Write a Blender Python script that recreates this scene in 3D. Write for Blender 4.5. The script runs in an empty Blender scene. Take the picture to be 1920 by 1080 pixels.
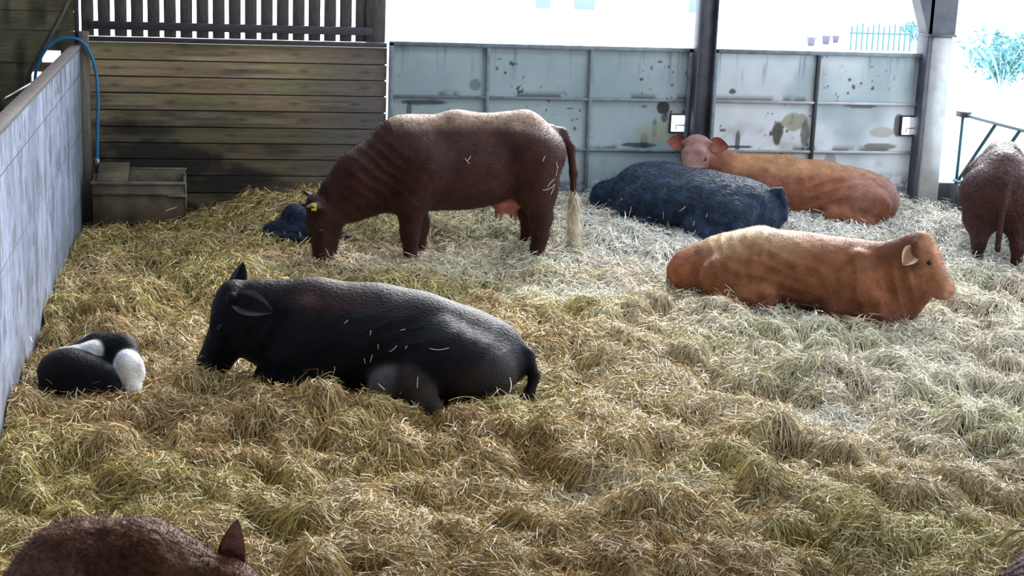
import bpy, math, random
import numpy as np
from mathutils import Vector, Matrix, Euler
random.seed(4); rng = np.random.default_rng(11)
C = bpy.context.scene.collection
# ------------------------------------------------------------------ camera
F_PX, PITCH, YAW, ROLL, CAM_H = 2874.2, .2276, .2039, .0379, 2.9
cd = bpy.data.cameras.new('camera'); cam = bpy.data.objects.new('camera', cd); C.objects.link(cam)
cd.sensor_width = 36; cd.lens = F_PX/1920*36; cd.clip_end = 400
fw = Vector((math.sin(YAW)*math.cos(PITCH), math.cos(YAW)*math.cos(PITCH), -math.sin(PITCH)))
r0 = Vector((math.cos(YAW), -math.sin(YAW), 0)); u0 = r0.cross(fw)
rr = r0*math.cos(ROLL)+u0*math.sin(ROLL); uu = -r0*math.sin(ROLL)+u0*math.cos(ROLL)
M = Matrix((rr, uu, -fw)).transposed().to_4x4(); M.translation = (0, 0, CAM_H); cam.matrix_world = M
bpy.context.scene.camera = cam
# ------------------------------------------------------------------ light
sc = bpy.context.scene
sc.view_settings.view_transform = 'Standard'; sc.view_settings.look = 'None'
sc.view_settings.gamma = 1; sc.view_settings.use_curve_mapping = False; sc.view_settings.exposure = 0.22
w = bpy.data.worlds.new('sky'); sc.world = w; w.use_nodes = True
bg = w.node_tree.nodes['Background']; bg.inputs[0].default_value = (.80, .90, 1.0, 1); bg.inputs[1].default_value = 4.0
sl = bpy.data.lights.new('sun', 'SUN'); sl.energy = 10.5; sl.angle = math.radians(32); sl.color = (1, .98, .96)
sun = bpy.data.objects.new('sun', sl); C.objects.link(sun)
sun.rotation_euler = Vector((-.40, -.80, -.50)).to_track_quat('-Z', 'Y').to_euler()
# ------------------------------------------------------------------ helpers
def tag(o, label=None, cat=None, group=None, kind=None):
    if label: o['label'] = label
    if cat: o['category'] = cat
    if group: o['group'] = group
    if kind: o['kind'] = kind
    return o
def empty(name, loc=(0, 0, 0), rz=0, label=None, cat=None, group=None):
    o = bpy.data.objects.new(name, None); C.objects.link(o); o.location = loc; o.rotation_euler = (0, 0, rz)
    o.empty_display_size = .1
    return tag(o, label, cat, group)
def mesh_np(name, V, Fs, mat, parent=None, col=None, smooth=False, loc=None, rz=0):
    """V (n,3); Fs list of int arrays (m,k)"""
    V = np.asarray(V, np.float32); me = bpy.data.meshes.new(name)
    Fs = [np.asarray(f, np.int32) for f in Fs if len(f)]
    nl = sum(f.size for f in Fs); nf = sum(len(f) for f in Fs)
    me.vertices.add(len(V)); me.vertices.foreach_set('co', V.ravel())
    me.loops.add(nl); me.polygons.add(nf)
    me.loops.foreach_set('vertex_index', np.concatenate([f.ravel() for f in Fs]))
    tot = np.concatenate([np.full(len(f), f.shape[1], np.int32) for f in Fs])
    me.polygons.foreach_set('loop_start', np.concatenate([[0], np.cumsum(tot)[:-1]]).astype(np.int32))
    me.update(calc_edges=True); me.validate()
    if smooth: me.polygons.foreach_set('use_smooth', np.ones(len(me.polygons), bool))
    if col is not None:
        a = me.color_attributes.new('tint', 'FLOAT_COLOR', 'POINT')
        c4 = np.ones((len(V), 4), np.float32); c4[:, :3] = col; a.data.foreach_set('color', c4.ravel())
    me.materials.append(mat); o = bpy.data.objects.new(name, me); C.objects.link(o)
    if parent is not None: o.parent = parent
    if loc is not None: o.location = loc
    if rz: o.rotation_euler = (0, 0, rz)
    return o
class MB:
    def __init__(s): s.V = []; s.F = {}; s.n = 0
    def add(s, V, Fs):
        s.V.append(np.asarray(V, float))
        for f in Fs:
            f = np.asarray(f); s.F.setdefault(f.shape[1], []).append(f+s.n)
        s.n += len(V); return s
    def box(s, c, h, R=None, bev=0):
        c = np.array(c, float); h = np.array(h, float)
        if bev <= 0: bev = min(h)*.18
        b = min(bev, min(h)*.45); V = []; idx = {}
        for i, sx in enumerate((-1, 1)):
            for j, sy in enumerate((-1, 1)):
                for k, sz in enumerate((-1, 1)):
                    sg = np.array((sx, sy, sz))
                    for a in range(3):
                        q = sg*(h-b); q[a] = sg[a]*h[a]; idx[(i, j, k, a)] = len(V); V.append(q)
        V = np.array(V); quads = []; tris = []
        for a in range(3):
            o1, o2 = [x for x in range(3) if x != a]
            for sgn in (0, 1):
                ks = []
                for (p, q) in ((0, 0), (1, 0), (1, 1), (0, 1)):
                    t = [0, 0, 0]; t[a] = sgn; t[o1] = p; t[o2] = q; ks.append(idx[(*t, a)])
                quads.append(ks)
        for a in range(3):
            o1, o2 = [x for x in range(3) if x != a]
            for p in (0, 1):
                for q in (0, 1):
                    t0 = [0, 0, 0]; t0[o1] = p; t0[o2] = q; t1 = list(t0); t1[a] = 1
                    quads.append([idx[(*t0, o1)], idx[(*t1, o1)], idx[(*t1, o2)], idx[(*t0, o2)]])
        for i in (0, 1):
            for j in (0, 1):
                for k in (0, 1): tris.append([idx[(i, j, k, a)] for a in range(3)])
        def fix(fs):
            out = []
            for f in fs:
                p = V[f]; nrm = np.cross(p[1]-p[0], p[2]-p[0]); out.append(f if nrm@p.mean(0) > 0 else f[::-1])
            return np.array(out)
        quads = fix(quads); tris = fix(tris)
        if R is not None: V = V@np.array(R).T
        return s.add(V+c, [quads, tris])
    def tube(s, pts, rad, n=8, caps=True):
        pts = np.array(pts, float); m = len(pts); rad = np.full(m, rad) if np.isscalar(rad) else np.array(rad)
        T = np.gradient(pts, axis=0); T /= np.linalg.norm(T, axis=1)[:, None]
        ref = np.array((0, 0, 1.)) if abs(T[0, 2]) < .9 else np.array((1., 0, 0)); V = []
        for i in range(m):
            u = np.cross(T[i], ref); u /= np.linalg.norm(u)+1e-9; v = np.cross(u, T[i]); ref = v
            a = np.arange(n)*2*np.pi/n
            V.append(pts[i]+rad[i]*(np.cos(a)[:, None]*u+np.sin(a)[:, None]*v))
        V = np.concatenate(V); q = []
        for i in range(m-1):
            for j in range(n): q.append([i*n+j, i*n+(j+1) % n, (i+1)*n+(j+1) % n, (i+1)*n+j])
        fs = [np.array(q)]
        if caps: fs.append(np.array([list(range(n))[::-1], [(m-1)*n+j for j in range(n)]]))
        return s.add(V, fs)
    def lathe(s, prof, c=(0, 0, 0), n=20):
        V = []; q = []
        for (r_, z_) in prof:
            for j in range(n):
                a = j*2*np.pi/n; V.append((c[0]+r_*np.cos(a), c[1]+r_*np.sin(a), c[2]+z_))
        for i in range(len(prof)-1):
            for j in range(n): q.append([i*n+j, i*n+(j+1) % n, (i+1)*n+(j+1) % n, (i+1)*n+j])
        return s.add(V, [np.array(q)])
    def build(s, name, mat, parent=None, smooth=False, col=None, **kw):
        return mesh_np(name, np.concatenate(s.V), [np.concatenate(f) for f in s.F.values()], mat, parent, col=col, smooth=smooth, **kw)
def hsh(i, j, s):
    n = (i.astype(np.int64)*374761393+j.astype(np.int64)*668265263+s*974634777) & 0xffffffff
    n = ((n ^ (n >> 13))*1274126177) & 0xffffffff; n ^= n >> 16
    return (n & 0xffffff)/float(0xffffff)
def vn(x, y, s=0):
    xi = np.floor(x); yi = np.floor(y); fx = x-xi; fy = y-yi; fx = fx*fx*(3-2*fx); fy = fy*fy*(3-2*fy)
    a = hsh(xi, yi, s); b = hsh(xi+1, yi, s); c = hsh(xi, yi+1, s); d = hsh(xi+1, yi+1, s)
    return (a*(1-fx)+b*fx)*(1-fy)+(c*(1-fx)+d*fx)*fy
def fbm(x, y, s=0, o=4):
    t = 0; a = .5; n = 0
    for i in range(o): t = t+a*vn(x*2**i, y*2**i, s+i*7); n += a; a *= .5
    return t/n
def sstep(a, b, x): t = np.clip((x-a)/(b-a), 0, 1); return t*t*(3-2*t)
def mixc(a, b, t): t = np.asarray(t)[..., None]; return np.asarray(a)*(1-t)+np.asarray(b)*t
# ------------------------------------------------------------------ materials
def mat(name, col=None, rough=.6, metal=0, attr=False, noise=None, bump=None, sheen=0, spec=.5, island=0, sheen_col=(1, 1, 1, 1)):
    m = bpy.data.materials.new(name); m.use_nodes = True; nt = m.node_tree; p = nt.nodes['Principled BSDF']
    p.inputs['Roughness'].default_value = rough; p.inputs['Metallic'].default_value = metal
    p.inputs['Specular IOR Level'].default_value = spec
    if sheen:
        p.inputs['Sheen Weight'].default_value = sheen; p.inputs['Sheen Roughness'].default_value = .5; p.inputs['Sheen Tint'].default_value = sheen_col
    tc = nt.nodes.new('ShaderNodeTexCoord'); src = None
    if attr:
        a = nt.nodes.new('ShaderNodeVertexColor'); a.layer_name = 'tint'; src = a.outputs['Color']
    else: p.inputs['Base Color'].default_value = (*col, 1)
    def mul(src, fac_out, lo, hi):
        mr = nt.nodes.new('ShaderNodeMapRange'); nt.links.new(fac_out, mr.inputs[0]); mr.inputs[1].default_value = .25; mr.inputs[2].default_value = .75
        mr.inputs[3].default_value = lo; mr.inputs[4].default_value = hi
        mx = nt.nodes.new('ShaderNodeVectorMath'); mx.operation = 'SCALE'
        if src is None: mx.inputs[0].default_value = col
        else: nt.links.new(src, mx.inputs[0])
        nt.links.new(mr.outputs[0], mx.inputs['Scale']); return mx.outputs[0]
    if noise:
        scale, lo, hi = noise[:3]; st = noise[3] if len(noise) > 3 else (1, 1, 1)
        mp = nt.nodes.new('ShaderNodeMapping'); mp.inputs['Scale'].default_value = st; nt.links.new(tc.outputs['Object'], mp.inputs[0])
        n = nt.nodes.new('ShaderNodeTexNoise'); n.inputs['Scale'].default_value = scale; n.inputs['Detail'].default_value = 6; nt.links.new(mp.outputs[0], n.inputs['Vector'])
        src = mul(src, n.outputs['Fac'], lo, hi)
    if island:
        g = nt.nodes.new('ShaderNodeNewGeometry')
        mr = nt.nodes.new('ShaderNodeMapRange'); nt.links.new(g.outputs['Random Per Island'], mr.inputs[0]); mr.inputs[3].default_value = 1-island; mr.inputs[4].default_value = 1+island
        mx = nt.nodes.new('ShaderNodeVectorMath'); mx.operation = 'SCALE'
        if src is None: mx.inputs[0].default_value = col
        else: nt.links.new(src, mx.inputs[0])
        nt.links.new(mr.outputs[0], mx.inputs['Scale']); src = mx.outputs[0]
    if src is not None: nt.links.new(src, p.inputs['Base Color'])
    if bump:
        scale, dist = bump[:2]; st = bump[2] if len(bump) > 2 else (1, 1, 1)
        mp = nt.nodes.new('ShaderNodeMapping'); mp.inputs['Scale'].default_value = st; nt.links.new(tc.outputs['Object'], mp.inputs[0])
        n = nt.nodes.new('ShaderNodeTexNoise'); n.inputs['Scale'].default_value = scale; n.inputs['Detail'].default_value = 5; nt.links.new(mp.outputs[0], n.inputs['Vector'])
        b = nt.nodes.new('ShaderNodeBump'); b.inputs['Distance'].default_value = dist; b.inputs['Strength'].default_value = .8
        nt.links.new(n.outputs['Fac'], b.inputs['Height']); nt.links.new(b.outputs[0], p.inputs['Normal'])
    return m
M_hide = mat('hide', rough=.6, attr=True, noise=(11, .6, 1.4), bump=(55, .010, (1, 1, 1.6)), sheen=0, spec=.22)
M_black = mat('black_hide', rough=.55, attr=True, noise=(7, .5, 1.5), bump=(45, .010, (1, 1, 2)), sheen=0, spec=.13)
M_curl = mat('curly_hide', rough=.55, attr=True, noise=(26, .5, 1.5), bump=(30, .03), sheen=0, spec=.28)
M_straw = mat('straw', rough=.55, attr=True, spec=.35)
M_gate = mat('painted_sheet', rough=.42, attr=True, noise=(5, .92, 1.08), bump=(3, .006), spec=.5)
M_frame = mat('painted_frame', col=(.17, .21, .25), rough=.5, noise=(14, .6, 1.3), bump=(30, .002))
M_dkframe = mat('dark_frame', col=(.035, .04, .05), rough=.6, noise=(10, .6, 1.3))
M_wood = mat('old_boards', rough=.8, attr=True, noise=(7, .75, 1.25, (1, 1, 9)), bump=(9, .006, (1, 1, 10)))
M_slat = mat('slat_wood', col=(.10, .085, .085), rough=.85, noise=(9, .6, 1.4, (6, 6, .8)), bump=(9, .004, (6, 6, .8)), island=.22)
M_beam = mat('beam_wood', col=(.05, .045, .055), rough=.85, noise=(9, .7, 1.4, (1, 6, 6)))
M_whitewash = mat('whitewashed_wall', rough=.7, attr=True, bump=(14, .006, (1, 1, .25)))
M_steelpost = mat('steel_post', col=(.055, .06, .08), rough=.5, noise=(6, .6, 1.6), bump=(20, .002))
M_grey = mat('galvanised_post', col=(.42, .43, .44), rough=.45, metal=.25, noise=(5, .7, 1.2), bump=(20, .002))
M_concrete = mat('concrete', col=(.055, .055, .06), rough=.85, noise=(8, .6, 1.3), bump=(30, .006))
M_floor = mat('floor_concrete', col=(.16, .14, .11), rough=.9, noise=(4, .7, 1.2))
M_yard = mat('yard_concrete', col=(.75, .76, .76), rough=.9, noise=(1, .9, 1.1))
M_render = mat('white_render', col=(.85, .86, .88), rough=.85, noise=(3, .95, 1.05))
M_glass = mat('window_glass', col=(.22, .28, .48), rough=.15)
M_roof = mat('roof_sheet', col=(.20, .20, .20), rough=.8, noise=(2, .8, 1.2))
M_hose = mat('blue_hose', col=(.02, .20, .42), rough=.35)
M_brass = mat('hose_fitting', col=(.35, .36, .36), rough=.35, metal=.7)
M_trough = mat('trough_metal', col=(.15, .115, .075), rough=.7, noise=(7, .5, 1.5), bump=(16, .004))
M_troughrim = mat('trough_rim', col=(.22, .22, .2), rough=.5, metal=.3, noise=(12, .5, 1.3))
M_water = mat('water', col=(.01, .012, .012), rough=.06)
M_blue = mat('barrier_paint', col=(.02, .10, .13), rough=.45, noise=(12, .7, 1.3))
M_pot = mat('bucket', col=(.16, .15, .2), rough=.6)
M_bark = mat('bark', col=(.45, .6, .6), rough=.8)
M_leaf = mat('leaf', col=(.12, .30, .32), rough=.6, island=.4)
M_picket = mat('picket', col=(.06, .17, .17), rough=.7)
M_eye = mat('eye', col=(.008, .006, .006), rough=.08)
M_tag = mat('ear_tag', col=(.85, .75, .08), rough=.4)
# ------------------------------------------------------------------ terrain of straw
X0, X1, Y0, Y1, DG = -1.1, 7.84, 4.6, 14.99, .025
gx = np.arange(X0, X1+.001, DG); gy = np.arange(Y0, Y1+.001, DG); GX, GY = np.meshgrid(gx, gy, indexing='ij')
def base_h(x, y):
    b = .05+.25*sstep(11.8, 14.8, y)*sstep(-.5, 1.0, x)
    b = b+.10*np.exp(-((x-.9)**2/.9+(y-14.6)**2/.5)) + .12*np.exp(-((x-6.55)**2/.12+(y-14.75)**2/.1))
    b = b-.12*sstep(6.8, 7.6, x)*sstep(13.2, 14.6, y)
    return b+.14*(fbm(x*1.2, y*1.2, 5, 3)-.5)
H0 = base_h(GX, GY); BU = np.zeros_like(H0); DX = fbm(GX*3, GY*3, 21, 2)-.5; DY = fbm(GX*3, GY*3, 22, 2)-.5
WX = GX+.25*DX; WY = GY+.25*DY
for k in range(3200):
    cx = rng.uniform(X0, X1); cy = rng.uniform(Y0, Y1); r_ = rng.uniform(.07, .23)*(1 if rng.random() < .88 else 1.35); a_ = r_*rng.uniform(.45, 1.05)
    th = rng.uniform(0, np.pi); el = rng.uniform(.6, 1)
    i0, i1 = np.searchsorted(gx, [cx-r_*1.3-.15, cx+r_*1.3+.15]); j0, j1 = np.searchsorted(gy, [cy-r_*1.3-.15, cy+r_*1.3+.15])
    if i1 <= i0 or j1 <= j0: continue
    dx = WX[i0:i1, j0:j1]-cx; dy = WY[i0:i1, j0:j1]-cy; p = dx*np.cos(th)+dy*np.sin(th); q = (-dx*np.sin(th)+dy*np.cos(th))/el
    d = np.clip(1-(p*p+q*q)/(r_*r_), 0, 1)
    BU[i0:i1, j0:j1] = np.maximum(BU[i0:i1, j0:j1], a_*d**.62)
# trampled areas are flatter
flat = 1-.3*sstep(.5, .75, fbm(GX*.7+3, GY*.7, 31, 2))
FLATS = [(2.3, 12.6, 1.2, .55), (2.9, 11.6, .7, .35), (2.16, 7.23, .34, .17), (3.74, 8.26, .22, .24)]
for (a, b, c, d) in FLATS: flat *= 1-.72*np.exp(-((GX-a)/c)**2-((GY-b)/d)**2)
farfade = 1-.45*sstep(11.5, 14.5, GY)
HT = H0+BU*flat*farfade*.95-.02
for (cx, cy, hd_, la, lb) in [(1.15, 9.3, 165, 1.15, .62), (4.68, 11.2, -38, 1.2, .62), (4.62, 13.8, 140, 1.1, .6), (6.0, 14.2, 165, 1.1, .62), (-.66, 9.2, -12, .4, .34), (.80, 13.5, -12, .45, .3), (1.75, 12.8, 188, .3, .35), (2.75, 12.95, 188, .3, .35), (7.15, 12.6, 66, .3, .35)]:
    h_ = math.radians(hd_); u_ = (GX-cx)*math.cos(h_)+(GY-cy)*math.sin(h_); v_ = -(GX-cx)*math.sin(h_)+(GY-cy)*math.cos(h_)
    q_ = np.exp(-((u_/la)**2+(v_/lb)**2)**2*.8); HT = HT*(1-q_)+(base_h(GX, GY)+.01+.12*(HT-H0))*q_
GRX, GRY = np.gradient(HT, DG)
def samp(A, x, y):
    fx = np.clip((x-X0)/DG, 0, len(gx)-1.001); fy = np.clip((y-Y0)/DG, 0, len(gy)-1.001)
    i = fx.astype(int); j = fy.astype(int); u = fx-i; v = fy-j
    return (A[i, j]*(1-u)+A[i+1, j]*u)*(1-v)+(A[i, j+1]*(1-u)+A[i+1, j+1]*u)*v
def straw_object(N):
    nx, ny = GX.shape
    TV = np.stack([GX.ravel(), GY.ravel(), HT.ravel()-.02], 1)
    ii, jj = np.meshgrid(np.arange(nx-1), np.arange(ny-1), indexing='ij'); b = (ii*ny+jj).ravel()
    TF = np.stack([b, b+ny, b+ny+1, b+1], 1)
    t = fbm(GX*22, GY*22, 3, 3).ravel()
    TC = mixc((.025, .016, .007), (.10, .07, .03), t)
    # sample positions: density follows 1/distance^2 from the working corner, so near straw is as dense on screen as far straw
    xs = []; ys = []; got = 0
    while got < N:
        x = rng.uniform(X0, X1, N); y = rng.uniform(Y0, Y1, N)
        az = np.arctan2(x, y); D = np.hypot(x, y)
        pr = (5.6/D)**1.6; pr[(az > .66) | (az < -.25)] *= .12
        k = rng.random(N) < pr; xs.append(x[k]); ys.append(y[k]); got += k.sum()
    x = np.concatenate(xs)[:N]; y = np.concatenate(ys)[:N]; D = np.hypot(x, y)
    L = rng.uniform(.03, .135, N); W = rng.uniform(.0012, .0024, N)*(1+.09*(D-6).clip(0))
    gxs = samp(GRX, x, y); gys = samp(GRY, x, y); g = np.hypot(gxs, gys)
    ang = 2*np.pi*2*fbm(x*1.6, y*1.6, 41, 2)+rng.normal(0, 1.0, N)
    down = np.arctan2(-gys, -gxs)+rng.normal(0, .6, N)
    wgt = np.clip(g*.8, 0, .75); dx = np.cos(ang)*(1-wgt)+np.cos(down)*wgt; dy = np.sin(ang)*(1-wgt)+np.sin(down)*wgt
    n = np.hypot(dx, dy)+1e-6; dx /= n; dy /= n
    S = 4; tt = np.linspace(0, 1, S); bend = rng.normal(0, .5, N); lift = rng.exponential(.015, N)-.008; tip = rng.normal(0, .022, N)
    stick = rng.random(N) < .035; tip[stick] += rng.uniform(.02, .06, stick.sum())
    roll = rng.uniform(-.9, .9, N)
    # colour
    cA = np.array([(.66, .50, .25), (.50, .37, .17), (.82, .72, .50), (.38, .28, .13), (.46, .42, .20), (.92, .88, .76), (.24, .15, .07)])
    patch = fbm(x*1.9, y*1.9, 51, 3); brown = sstep(.60, .72, fbm(x*2.6+9, y*2.6, 61, 3)); green = sstep(.5, .68, fbm(x*1.1+2, y*1.1+7, 71, 2))
    pick = rng.choice(7, N, p=[.22, .18, .18, .14, .12, .10, .06]); col = cA[pick]
    col = mixc(col, (.36, .20, .08), brown*.7*rng.random(N)); col = mixc(col, col*np.array((.86, .96, .70)), green*.8)
    pale = sstep(2.0, 4.6, x)*.5*sstep(6, 9, y)+.55*sstep(11.5, 13.2, y)*sstep(.8, 2.2, x)  # backlit white of the right and far straw, put into its colour
    for (a, b, c, d) in FLATS: pale = np.maximum(pale, 1.5*np.exp(-((x-a)/c)**2-((y-b)/d)**2))  # light's bleaching under the standing cow painted in; foreground patches are mouldy straw
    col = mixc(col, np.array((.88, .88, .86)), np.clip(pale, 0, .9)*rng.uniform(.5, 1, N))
    warm = (1-sstep(1.5, 4.5, x)); col = mixc(col, col*np.array((1.0, .86, .60)), warm*.7)
    col *= rng.uniform(.55, 1.4, N)[:, None]; col = np.clip(col, 0, .93)
    pts = []
    for t_ in tt:
        s = (t_-.5)*L; px_ = x+dx*s-dy*bend*s*s*4; py_ = y+dy*s+dx*bend*s*s*4
        px_ = np.clip(px_, X0+.005, X1); py_ = np.minimum(py_, 14.93)
        pz = samp(HT, px_, py_)+lift+tip*t_+.004; pts.append(np.stack([px_, py_, pz], 1))
    P = np.stack(pts, 1); T = P[:, -1]-P[:, 0]; T /= np.linalg.norm(T, axis=1)[:, None]+1e-9
    Nn = np.stack([-gxs, -gys, np.ones(N)], 1); Nn /= np.linalg.norm(Nn, axis=1)[:, None]
    B = np.cross(T, Nn); B /= np.linalg.norm(B, axis=1)[:, None]+1e-9; B = B*np.cos(roll)[:, None]+Nn*np.sin(roll)[:, None]
    V = np.empty((N, S, 2, 3), np.float32)
    wp = np.array([.7, 1, 1, .6])
    for s in range(S):
        V[:, s, 0] = P[:, s]-B*(W*wp[s])[:, None]; V[:, s, 1] = P[:, s]+B*(W*wp[s])[:, None]
    b = (np.arange(N)*S*2)[:, None]+len(TV)
    Fq = np.concatenate([b+np.array([2*s, 2*s+1, 2*s+3, 2*s+2]) for s in range(S-1)])
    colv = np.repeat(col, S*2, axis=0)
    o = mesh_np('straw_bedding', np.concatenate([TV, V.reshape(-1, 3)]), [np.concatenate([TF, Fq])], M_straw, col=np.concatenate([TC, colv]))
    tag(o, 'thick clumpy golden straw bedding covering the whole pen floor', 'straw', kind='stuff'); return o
N_STRAW = 600000
straw_object(N_STRAW)
# ------------------------------------------------------------------ setting
def st(o, label=None): o['kind'] = 'structure'; return o
mb = MB(); mb.box((3.5, 8.2, -.10), (5.2, 7.2, .1)); st(mb.build('floor', M_floor))
mb = MB(); mb.box((15, 40, -.14), (70, 70, .03)); o = mb.build('ground', M_yard); st(o)
# roof out of view; open slots added to light straw and cow backs
mb = MB(); RZ = 4.7
def roofbox(x0, x1, y0, y1): mb.box(((x0+x1)/2, (y0+y1)/2, RZ), ((x1-x0)/2, (y1-y0)/2, .04))
ys_ = [-4, 8.6, 9.6, 12.2, 13.4, 15.3]
for i in range(0, len(ys_)-1):
    if i % 2 == 0: roofbox(-6, 9.6, ys_[i], ys_[i+1])
    else:
        roofbox(-6, -.6, ys_[i], ys_[i+1]); roofbox(3.2, 4.2, ys_[i], ys_[i+1]); roofbox(7.9, 9.6, ys_[i], ys_[i+1])
st(mb.build('ceiling', M_roof))

def panel(origin, U, Vv, lu, lv, nrm, cfun, step=.02, thick=.03):
    """front face grid + slab behind; returns V,F,C in an MB-like tuple"""
    nu = max(2, int(lu/step)); nv = max(2, int(lv/step)); u = np.linspace(0, lu, nu); v = np.linspace(0, lv, nv); UU, VV = np.meshgrid(u, v, indexing='ij')
    o = np.array(origin, float); U = np.array(U, float); Vv = np.array(Vv, float); nrm = np.array(nrm, float)
    P = o+UU[..., None]*U+VV[..., None]*Vv; P = P.reshape(-1, 3); c = cfun(UU.ravel(), VV.ravel(), P)
    ii, jj = np.meshgrid(np.arange(nu-1), np.arange(nv-1), indexing='ij'); b = (ii*nv+jj).ravel(); F = np.stack([b, b+nv, b+nv+1, b+1], 1)
    if np.cross(U, Vv)@nrm < 0: F = F[:, ::-1]
    cs = [0, (nu-1)*nv, nu*nv-1, nv-1]; nP = len(P); back = P[cs]-nrm*thick
    V = np.concatenate([P, back, P[cs]]); c = np.concatenate([c, c[cs], c[cs]]); k = nP; kk = nP+4
    S = [[kk+0, kk+1, k+1, k], [kk+1, kk+2, k+2, k+1], [kk+2, kk+3, k+3, k+2], [kk+3, kk+0, k, k+3], [k, k+1, k+2, k+3]]
    return V, np.concatenate([F, np.array(S)]), c
def panels(name, lst, m, parent=None):
    Vs = []; Fs = []; Cs = []; n = 0
    for (V, F, c) in lst: Vs.append(V); Fs.append(F+n); Cs.append(c); n += len(V)
    return mesh_np(name, np.concatenate(Vs), [np.concatenate(Fs)], m, parent, col=np.concatenate(Cs))
st(MB().box((1.8, -4.05, 2.3), (7.9, .05, 2.4)).build('sky_block_front', M_slat))  # unseen wall added behind the camera to cut front light
st(MB().box((9.6, -.5, 2.3), (.05, 3.6, 2.4)).build('sky_block_right', M_slat))  # unseen side piece added to keep sky light off the near side
# wall_back: horizontal boards
def blob(x, z, cx, cz, rx, rz, s=3): return np.clip(1-(((x-cx)/rx)**2+((z-cz)/rz)**2)+1.2*(fbm(x*6, z*6, s, 3)-.5), 0, 1)
zb = [0, .16, .33, .50, .66, .815, .97, 1.13, 1.29, 1.445, 1.60, 1.77]
lst = []
for i in range(len(zb)-1):
    tone = rng.uniform(.85, 1.2); hue = rng.random()
    def cf(u, v, P, tone=tone, i=i, hue=hue):
        x, z = P[:, 0], P[:, 2]; n = sstep(.3, .7, fbm(x*1.6+i*7, z*38+i*3, 9, 4)); n2 = fbm(x*2+i, z*2, 12, 3)
        c = mixc((.10, .08, .05), (.30, .24, .15), n)*tone
        c = mixc(c, np.array((.33, .22, .13)), .45*sstep(.42, .62, n2)); c = mixc(c, np.array((.21, .20, .09)), .6*sstep(.5, .7, fbm(x*1.3+5, z*3, 14+i, 3)))
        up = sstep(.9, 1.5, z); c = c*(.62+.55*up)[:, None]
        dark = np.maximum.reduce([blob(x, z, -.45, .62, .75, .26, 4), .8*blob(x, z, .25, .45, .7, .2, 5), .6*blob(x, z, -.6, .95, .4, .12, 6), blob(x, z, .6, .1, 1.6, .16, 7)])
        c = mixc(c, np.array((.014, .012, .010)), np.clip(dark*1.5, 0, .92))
        scr = (vn(x*60, z*4, 17) > .82)*sstep(.35, .75, fbm(x*2, z*2.4, 19, 2))*(z < 1.0)*(x > .3); c = mixc(c, np.array((.24, .22, .19)), scr*.6)
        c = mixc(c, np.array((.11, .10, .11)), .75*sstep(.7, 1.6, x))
        kn = np.clip(1-np.hypot((x*1.7) % 1-.4-.3*hue, ((z-zb[i])/.16)-.5)*7, 0, 1); c = mixc(c, np.array((.05, .035, .02)), kn*.8)
        ed = np.minimum(z-zb[i], zb[i+1]-z); return c*(1-.65*sstep(.016, .004, ed))[:, None] if False else c
    yy = 15.0+rng.uniform(-.006, .006)
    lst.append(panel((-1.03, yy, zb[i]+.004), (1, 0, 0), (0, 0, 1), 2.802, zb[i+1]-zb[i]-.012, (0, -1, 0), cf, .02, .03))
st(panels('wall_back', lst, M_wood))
mb = MB(); mb.box((.36, 15.06, .88), (1.40, .02, .88)); mb.box((.36, 14.99, 1.79), (1.405, .03, .022)); o = mb.build('trim_1', M_beam); st(o)
# slatted screen above the boards
s_ = empty('slatted_screen', (.3, 15.05, 1.81), label='vertical timber slats with bright gaps above the horizontal boarded wall', cat='slatted screen')
for i in range(-1, 18):
    x = -1.0+.1513*i+.13; mb = MB(); mb.box((x-.3-.0255, .03, 1.2), (.057, .012, 1.2)); mb.build('slat', M_slat, s_)
mb = MB(); mb.box((1.66-.3, .02, 1.2), (.095, .03, 1.2)); mb.build('edge_board', M_slat, s_)
mb = MB(); mb.box((.0, -.02, .105), (1.33, .03, .038)); mb.build('rail', M_beam, s_)
mb = MB(); mb.box((.0, -.02, 1.3), (1.4, .03, .05)); mb.build('rail', M_beam, s_)
# corner post
mb = MB(); mb.box((-1.075, 14.93, .93), (.045, .05, .93)); tag(mb.build('corner_post', mat('pale_post', col=(.20, .17, .14), rough=.8, noise=(9, .6, 1.3, (6, 6, .8)))), 'weathered timber post in the corner behind the blue hose', 'post')
mb = MB(); mb.box((-1.14, 15.02, 2.4), (.02, .03, .7)); tag(mb.build('upright_pole', M_beam), 'thin dark upright above the timber corner post, left of the slats', 'pole')
# wall_left
def cfl(u, v, P):
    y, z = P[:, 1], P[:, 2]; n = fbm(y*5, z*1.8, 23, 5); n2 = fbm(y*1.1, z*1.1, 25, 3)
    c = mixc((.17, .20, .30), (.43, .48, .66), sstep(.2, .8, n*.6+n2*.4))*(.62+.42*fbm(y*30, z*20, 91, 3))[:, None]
    st1 = sstep(.56, .66, fbm(y*12+1.2*fbm(y*4, z*4, 77, 2), z*5.0, 27, 5)); c = mixc(c, np.array((.10, .11, .14)), st1*.75)
    ck = sstep(.66, .72, fbm(y*34, z*9, 127, 2))*sstep(.45, .6, fbm(y*2, z*2, 129, 2)); c = mixc(c, np.array((.05, .055, .07)), ck*.8)
    low = sstep(.75, .1, z)*sstep(.3, .6, fbm(y*5, z*3, 29, 3)); c = mixc(c, np.array((.20, .22, .22)), low*.45)
    edge = sstep(13.2, 15, y)*.5; c = mixc(c, np.array((.20, .23, .24)), edge)
    return c
lst = []; zl = [0, .38, .95, 1.47, 1.70]
for i in range(4): lst.append(panel((-1.11, 4.0, zl[i]), (0, 1, 0), (0, 0, 1), 11.02, zl[i+1]-zl[i]-.009, (1, 0, 0), cfl, .022, .05))
st(panels('wall_left', lst, M_whitewash))
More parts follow.
